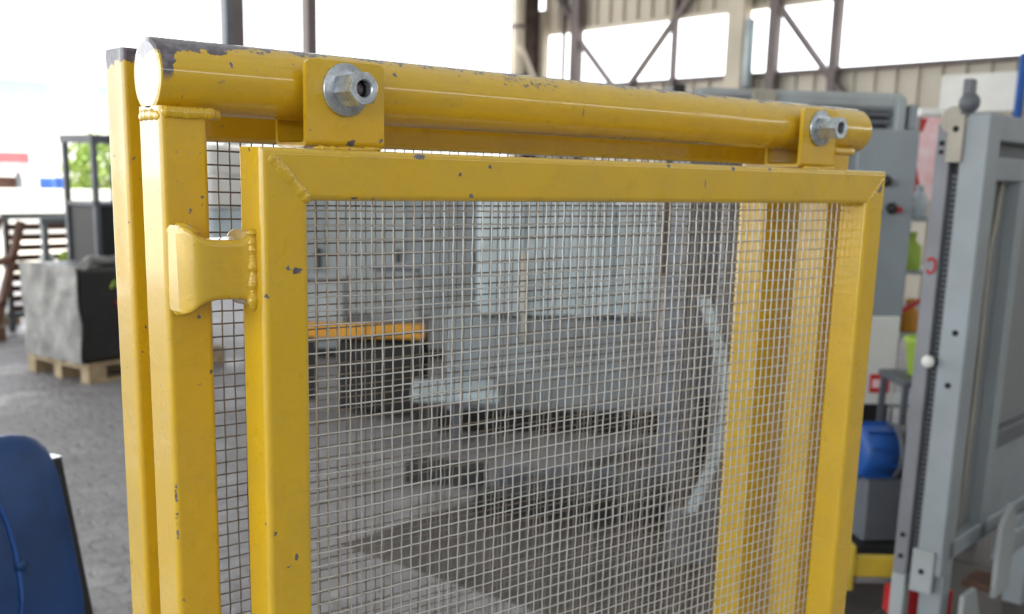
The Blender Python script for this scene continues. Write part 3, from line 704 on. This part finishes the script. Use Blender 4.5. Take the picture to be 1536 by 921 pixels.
gp = MB().prism([(.22, .26), (.36, .26), (.36, .50), (.30, .56), (.22, .5)], -.10, -.085).build('gusset_plate', M['mlight'], R1)
MB().prism([(.06, 0), (.30, 0), (.30, .06), (.16, .30), (.06, .30)], -.06, -.045).build('gusset_plate', M['mlight'], R1)
box('rust_patch_plate', (.2, -.085, .28), (.34, .0, .30), M['rust'], R1); box('tie_bar', (.3, -.09, .36), (1.5, -.05, .44), M['mgrey'], R1, .003)
box('stub_post', (.0, .106, 0), (.05, .150, .34), M['mlight'], R1, .003)
rb = tag(MB().bar((2.72, .98, .2), (2.88, .86, .2), .07, .09).build('red_bar', M['red']), 'short red square bar low behind the grey guard unit', 'bar')
box('support', (2.76, .90, 0), (2.82, .96, .16), M['mblack'], rb)

fpl = thing('dark_floor_plates', 'dark brown steel floor plates under the press and motor', 'floor plate', (3.05, -.25, 0), math.radians(12))  # dark brown plates laid over the grey floor
for a in range(3):
    for b in range(5): box('plate', (-.55 + a * .8, .1 + b * .66, 0), (-.55 + a * .8 + .79, .1 + b * .66 + .65, .006), M['darkplate'], fpl)

# yellow T-ended bar between the guards
yb = thing('yellow_beam', 'short yellow T-ended steel beam low between the two guards', 'beam', (2.70, 1.125, 0), math.radians(-40))
MB().box((0, -.02, .245), (.3, .02, .315), None, .004).build('web', M['yellow2'], yb)
MB().box((-.012, -.035, .20), (.012, .035, .36), None, .004).build('end_plate', M['yellow2'], yb)
MB().box((.02, -.022, .226), (.3, .022, .245)).build('silver_strip', M['galv'], yb)
box('stand', (.2, -.03, 0), (.26, .03, .226), M['mblack'], yb)

# ================================================================== RIGHT MIDDLE: GREY PRESS
AZ = -0.905      # facing roughly towards the viewer
R2 = thing('grey_press_machine', 'large blue-grey press machine with control panel behind the guards', 'machine', (4.30, 1.94, 0), AZ + .27)
# local x to the right along the face, local -y towards the camera; right front corner at origin
def r2(name, a, b, mat, ch=.006, parent=None): return box(name, a, b, M[mat], parent or R2, ch)
r2('control_cabinet', (-.29, 0, .93), (0, .45, 1.80), 'mgrey')
r2('lower_cabinet', (-.30, -.015, .50), (-.01, .42, .93), 'white')
lab = r2('red_label', (-.135, -.022, .56), (-.04, -.015, .65), 'red', 0); r2('label_text', (-.125, -.0245, .585), (-.07, -.022, .625), 'pink', 0, lab)
r2('top_beam', (-1.05, .03, 1.885), (-.06, .40, 1.965), 'mlight', .02)
r2('top_block', (-.12, .0, 1.79), (-.075, .4, 1.94), 'mlight'); r2('top_block', (-.05, .02, 1.80), (-.01, .4, 1.915), 'mgrey')
r2('recess_back', (-.34, .12, 1.79), (-.10, .16, 1.89), 'mdark', 0)
for z in (1.825, 1.86): r2('recess_bar', (-.34, .04, z), (-.12, .07, z + .018), 'mdark', 0)
r2('copper_end', (-.33, .02, 1.845), (-.29, .05, 1.87), 'orange', .004)
r2('column', (-.80, -.01, .0), (-.69, .4, 1.96), 'beige'); hole2 = r2('column_hole', (-.752, -.013, 1.885), (-.732, -.009, 1.905), 'hole', 0)
r2('rear_body', (-1.05, .10, .0), (-.34, .5, 1.80), 'mdark'); r2('side_beam', (-1.12, .02, 1.83), (-.8, .3, 1.93), 'mdark'); r2('end_box', (-1.16, .05, 1.86), (-1.1, .3, 1.975), 'mblack')
for x in (-.98, -.86): r2('socket', (x, .01, 1.85), (x + .035, .03, 1.885), 'hole', 0)
for (x, z, mt) in ((-.145, 1.565, 'galv'), (-.105, 1.44, 'red')):
    kb = MB().lathe(Vector((x, 0, z)), (0, -1, 0), [(.026, 0), (.026, .014), (.02, .018), (.017, .04), (.013, .044), (.002, .045)], 18).build('control_knob', M['mblack'], R2)
    MB().lathe(Vector((x + .03, -.0, z - .005)), (0, -1, 0), [(.014, 0), (.014, .03), (.01, .036), (.002, .038)], 14).build('push_button', M[mt], kb)
MB().tube([(-.28, -.02, 1.3), (-.25, -.03, 1.24), (-.245, -.03, 1.16), (-.25, -.02, 1.05)], .012, 8).build('black_hose', M['mblack'], R2)
MB().ball((-.26, -.01, 1.27), .045, 12, 8, (1, .4, 1.4)).build('grey_lamp', M['mlight'], R2)
box('pedestal', (-.95, .05, 0), (.0, .45, .5), M['mblack'], R2, .01)
# blue motor on the floor stand beside it
mo = thing('blue_motor', 'blue and grey electric motor below the red-labelled cabinet', 'motor', (3.38, 1.42, .518), math.radians(-32))
MB().lathe((-.12, 0, 0), (1, 0, 0), [(.01, -.012), (.09, -.01), (.105, 0), (.105, .12), (.098, .123)], 24).build('motor_body', M['blue'], mo)
MB().lathe((.003, 0, 0), (1, 0, 0), [(.098, 0), (.112, .002), (.112, .02), (.10, .022), (.10, .14), (.02, .145)], 24).build('end_bell', M['mdark'], mo)
for k in range(10):
    a = 2 * math.pi * k / 10
    MB().box((-.115, -.003, .1), (-.005, .003, .116), Matrix.Rotation(a, 4, 'X')).build('cooling_fin', M['blue'], mo)
box('mount', (-.1, -.06, -.36), (.13, .06, -.1), M['mdark'], mo, .01); box('mount_foot', (-.16, -.1, -.518), (.17, .1, -.36), M['mblack'], mo, .01)
gb = thing('grey_gearbox', 'grey cast gearbox with dark wheel below the blue motor', 'gearbox', (3.60, 1.86, 0), math.radians(-38))
box('housing', (-.35, 0, .16), (.2, .25, .50), M['beige'], gb, .05); box('skid', (-.4, -.05, 0), (.3, .35, .1), M['mblack'], gb, .01)
MB().lathe((-.2, -.01, .2), (0, -1, 0), [(.02, 0), (.19, 0), (.2, .01), (.2, .06), (.19, .07), (.07, .07), (.06, .09), (.005, .092)], 28).build('wheel', M['mblack'], gb)
# hi-vis tub, poster, shelf odds and ends between press and unit
q = MB().lathe((4.01, 1.64, .72), (0, 0, 1), [(.06, 0), (.07, .004), (.092, .15), (.10, .155), (.10, .17), (.088, .17), (.066, .015), (.01, .012)], 24).build('lime_tub', M['hivis']); tag(q, 'lime green plastic tub on the trolley beside the press', 'tub')
tr = thing('parts_trolley', 'dark trolley holding the lime tub beside the press', 'trolley', (3.97, 1.67, 0), -.70)
box('deck', (-.10, -.16, .69), (.3, .16, .72), M['mdark'], tr, .005); box('shelf', (-.10, -.16, .3), (.3, .16, .32), M['rust'], tr, .005)
for x in (-.09, .27):
    for y in (-.15, .13): box('leg', (x, y, .04), (x + .025, y + .025, .69), M['mdark'], tr); 
for x in (-.08, .28):
    for y in (-.14, .14): MB().cyl((x, y - .012, .025), (x, y + .012, .025), .025, 12).build('caster', M['mblack'], tr)
sh = thing('red_shelf_rack', 'narrow red-framed shelf rack between the press and grey unit', 'rack', (4.92, 2.25, 0), AZ + .2)
for x in (-.22, .22):
    for y in (0, .3): box('upright', (x - .015, y - .015, 0), (x + .015, y + .015, 1.62), M['red' if y == 0 else 'mdark'], sh)
for z in (.35, .74, 1.08, 1.36): box('shelf', (-.23, -.01, z), (.23, .31, z + .02), M['mlight'], sh)
MB().bar((-.22, -.02, .78), (.2, -.02, 1.05), .02, .025, (0, 1, 0)).build('brace', M['red'], sh)
def on_sh(x, y, z): return sh.matrix_basis @ Vector((x, y, z))
def bottle(x, z, r, h, mat, lab):
    q = MB().lathe(on_sh(x, .1, z), (0, 0, 1), [(r * .9, 0), (r, .006), (r, h * .62), (r * .45, h * .78), (r * .42, h * .9), (r * .5, h * .91), (r * .5, h), (r * .1, h)], 16).build('bottle', M[mat]); tag(q, lab, 'bottle', 'bottles on the red-framed rack')
bottle(-.13, 1.38, .05, .2, 'white', 'white bottle on the top shelf of the red rack'); bottle(.02, 1.38, .045, .17, 'pale', 'pale blue bottle on the top shelf of the red rack')
bottle(-.15, 1.10, .055, .16, 'beige', 'beige bottle on the second shelf of the red rack'); bottle(.0, 1.10, .06, .2, 'hivis', 'lime bottle on the second shelf of the red rack')
bottle(-.14, .76, .055, .2, 'blue', 'blue bottle on the third shelf of the red rack'); bottle(.03, .76, .05, .18, 'orange', 'orange bottle on the third shelf of the red rack')
fl = thing('red_white_banner', 'hanging red and white plastic banner between press and grey unit', 'banner', (5.86, 2.75, 0), AZ + .2)
MB().box((-.085, 0, 1.46), (.2, .004, 1.96)).build('sheet', M['pink'], fl); MB().cyl((-.10, .002, 1.985), (.24, .002, 1.985), .025, 10).build('hanging_tube', M['white'], fl)
for x in (-.09, .23): MB().cyl((x, .008, 0), (x, .008, 1.985), .010, 8).build('pole', M['galv'], fl)
MB().prism([(-.085, 1.95), (-.045, 1.95), (-.07, 1.87), (-.085, 1.87)], -.003, .001).build('red_print', M['red'], fl); MB().prism([(-.085, 1.46), (-.03, 1.46), (-.085, 1.66)], -.003, .001).build('red_print', M['red'], fl)

# ================================================================== BEHIND THE MESH
cr = thing('pale_sheeted_machine', 'pale blue sheet-clad machine standing behind the mesh', 'machine', (3.98, 3.93, 0), -.62)
box('lower_body', (-.75, 0, .12), (.55, .7, .70), M['mgrey'], cr, .02)
for k in range(4): box('cladding_sheet', (-.55 + k * .27, -.03, .72), (-.55 + k * .27 + .262, .6, 1.42 - .02 * (k % 2)), M['pale'], cr, .01)
box('base', (-.8, -.05, 0), (.6, .75, .12), M['mblack'], cr)
MB().cyl((-.28, -.05, .55), (-.30, -.06, 1.1), .015, 8).build('cream_rod', M['cream'], cr)
box('front_tray', (-.95, -.5, .28), (-.45, -.06, .33), M['pale'], cr, .01); box('tray_leg', (-.72, -.3, 0), (-.66, -.24, .28), M['mdark'], cr)
wbn = thing('orange_bench', 'low bench with an orange edge beam seen through the mesh', 'bench', (2.98, 4.90, 0), -.66)
box('edge_beam', (-.35, 0, .53), (.5, .07, .62), M['orange'], wbn, .008); box('bench_top', (-.35, .07, .55), (.5, .7, .60), M['mdark'], wbn)
for x in (-.33, .44):
    for y in (.02, .62): box('leg', (x, y, 0), (x + .05, y + .05, .55), M['mblack'], wbn)
box('under_cabinet', (-.05, .1, .05), (.42, .6, .5), M['mblack'], wbn, .01)
bxs = [(3.02, 5.25, .60, .32, .28, .26, 'mlight', 'pale grey crate at the left on the orange bench'), (3.42, 4.98, .60, .3, .26, .34, 'galv', 'tall steel box at the right on the orange bench')]
for x, y, z, w, dd, h, mt, lb in bxs:
    t = thing('steel_crate', lb, 'crate', (x, y, z), -.66); box('body', (-w / 2, -dd / 2, 0), (w / 2, dd / 2, h), M[mt], t, .008); box('lid', (-w / 2 - .01, -dd / 2 - .01, h), (w / 2 + .01, dd / 2 + .01, h + .02), M['mdark'], t, .004)
cab = thing('grey_steel_cabinet', 'wide grey steel cabinet at the back behind the mesh', 'cabinet', (4.75, 6.5, 0), -.6)
box('carcass', (-1.5, 0, .08), (1.1, .6, 1.50), M['mlight'], cab, .01); box('plinth', (-1.45, .02, 0), (1.05, .58, .08), M['mblack'], cab)
for k in range(4):
    dr = box('door', (-1.48 + k * .645, -.02, .12), (-1.48 + k * .645 + .63, 0, 1.46), M['mlight' if k % 2 else 'mgrey'], cab, .006); box('handle', (-1.48 + k * .645 + .56, -.05, .75), (-1.48 + k * .645 + .585, -.02, .92), M['mblack'], dr, .004)
cv = thing('curved_blue_guard', 'pale blue curved sheet guard standing right behind the mesh', 'guard', (2.86, 2.0, 0), -.7)
m = MB(); rings = []
for k in range(13):
    z = .2 + k * .075; b = .12 * math.sin(math.pi * k / 12) ; rings.append([(b, 0, z), (b + .05, 0, z), (b + .05, .006, z), (b, .006, z)])
m.loft(rings, True, True, False).build('curved_strip', M['pale'], cv); box('foot', (-.05, -.08, 0), (.12, .1, .2), M['mdark'], cv, .01); box('backing_post', (.10, .02, 0), (.2, .09, 1.5), M['mdark'], cv, .005)
for k, (x, y, a, L, mt, lb) in enumerate(((2.55, 3.0, -.75, .9, 'mblack', 'long black steel bar on the floor behind the mesh'), (2.85, 3.2, -.6, .8, 'mdark', 'grey steel bar on the floor behind the mesh'), (2.6, 3.62, -.9, .4, 'mblack', 'short black bar on the floor nearest the bench'))):
    q = MB().bar((x, y, .05), (x + L * math.cos(a), y + L * math.sin(a), .05), .14, .1).build('steel_offcut', M[mt]); tag(q, lb, 'steel bar', 'steel offcuts on the floor')
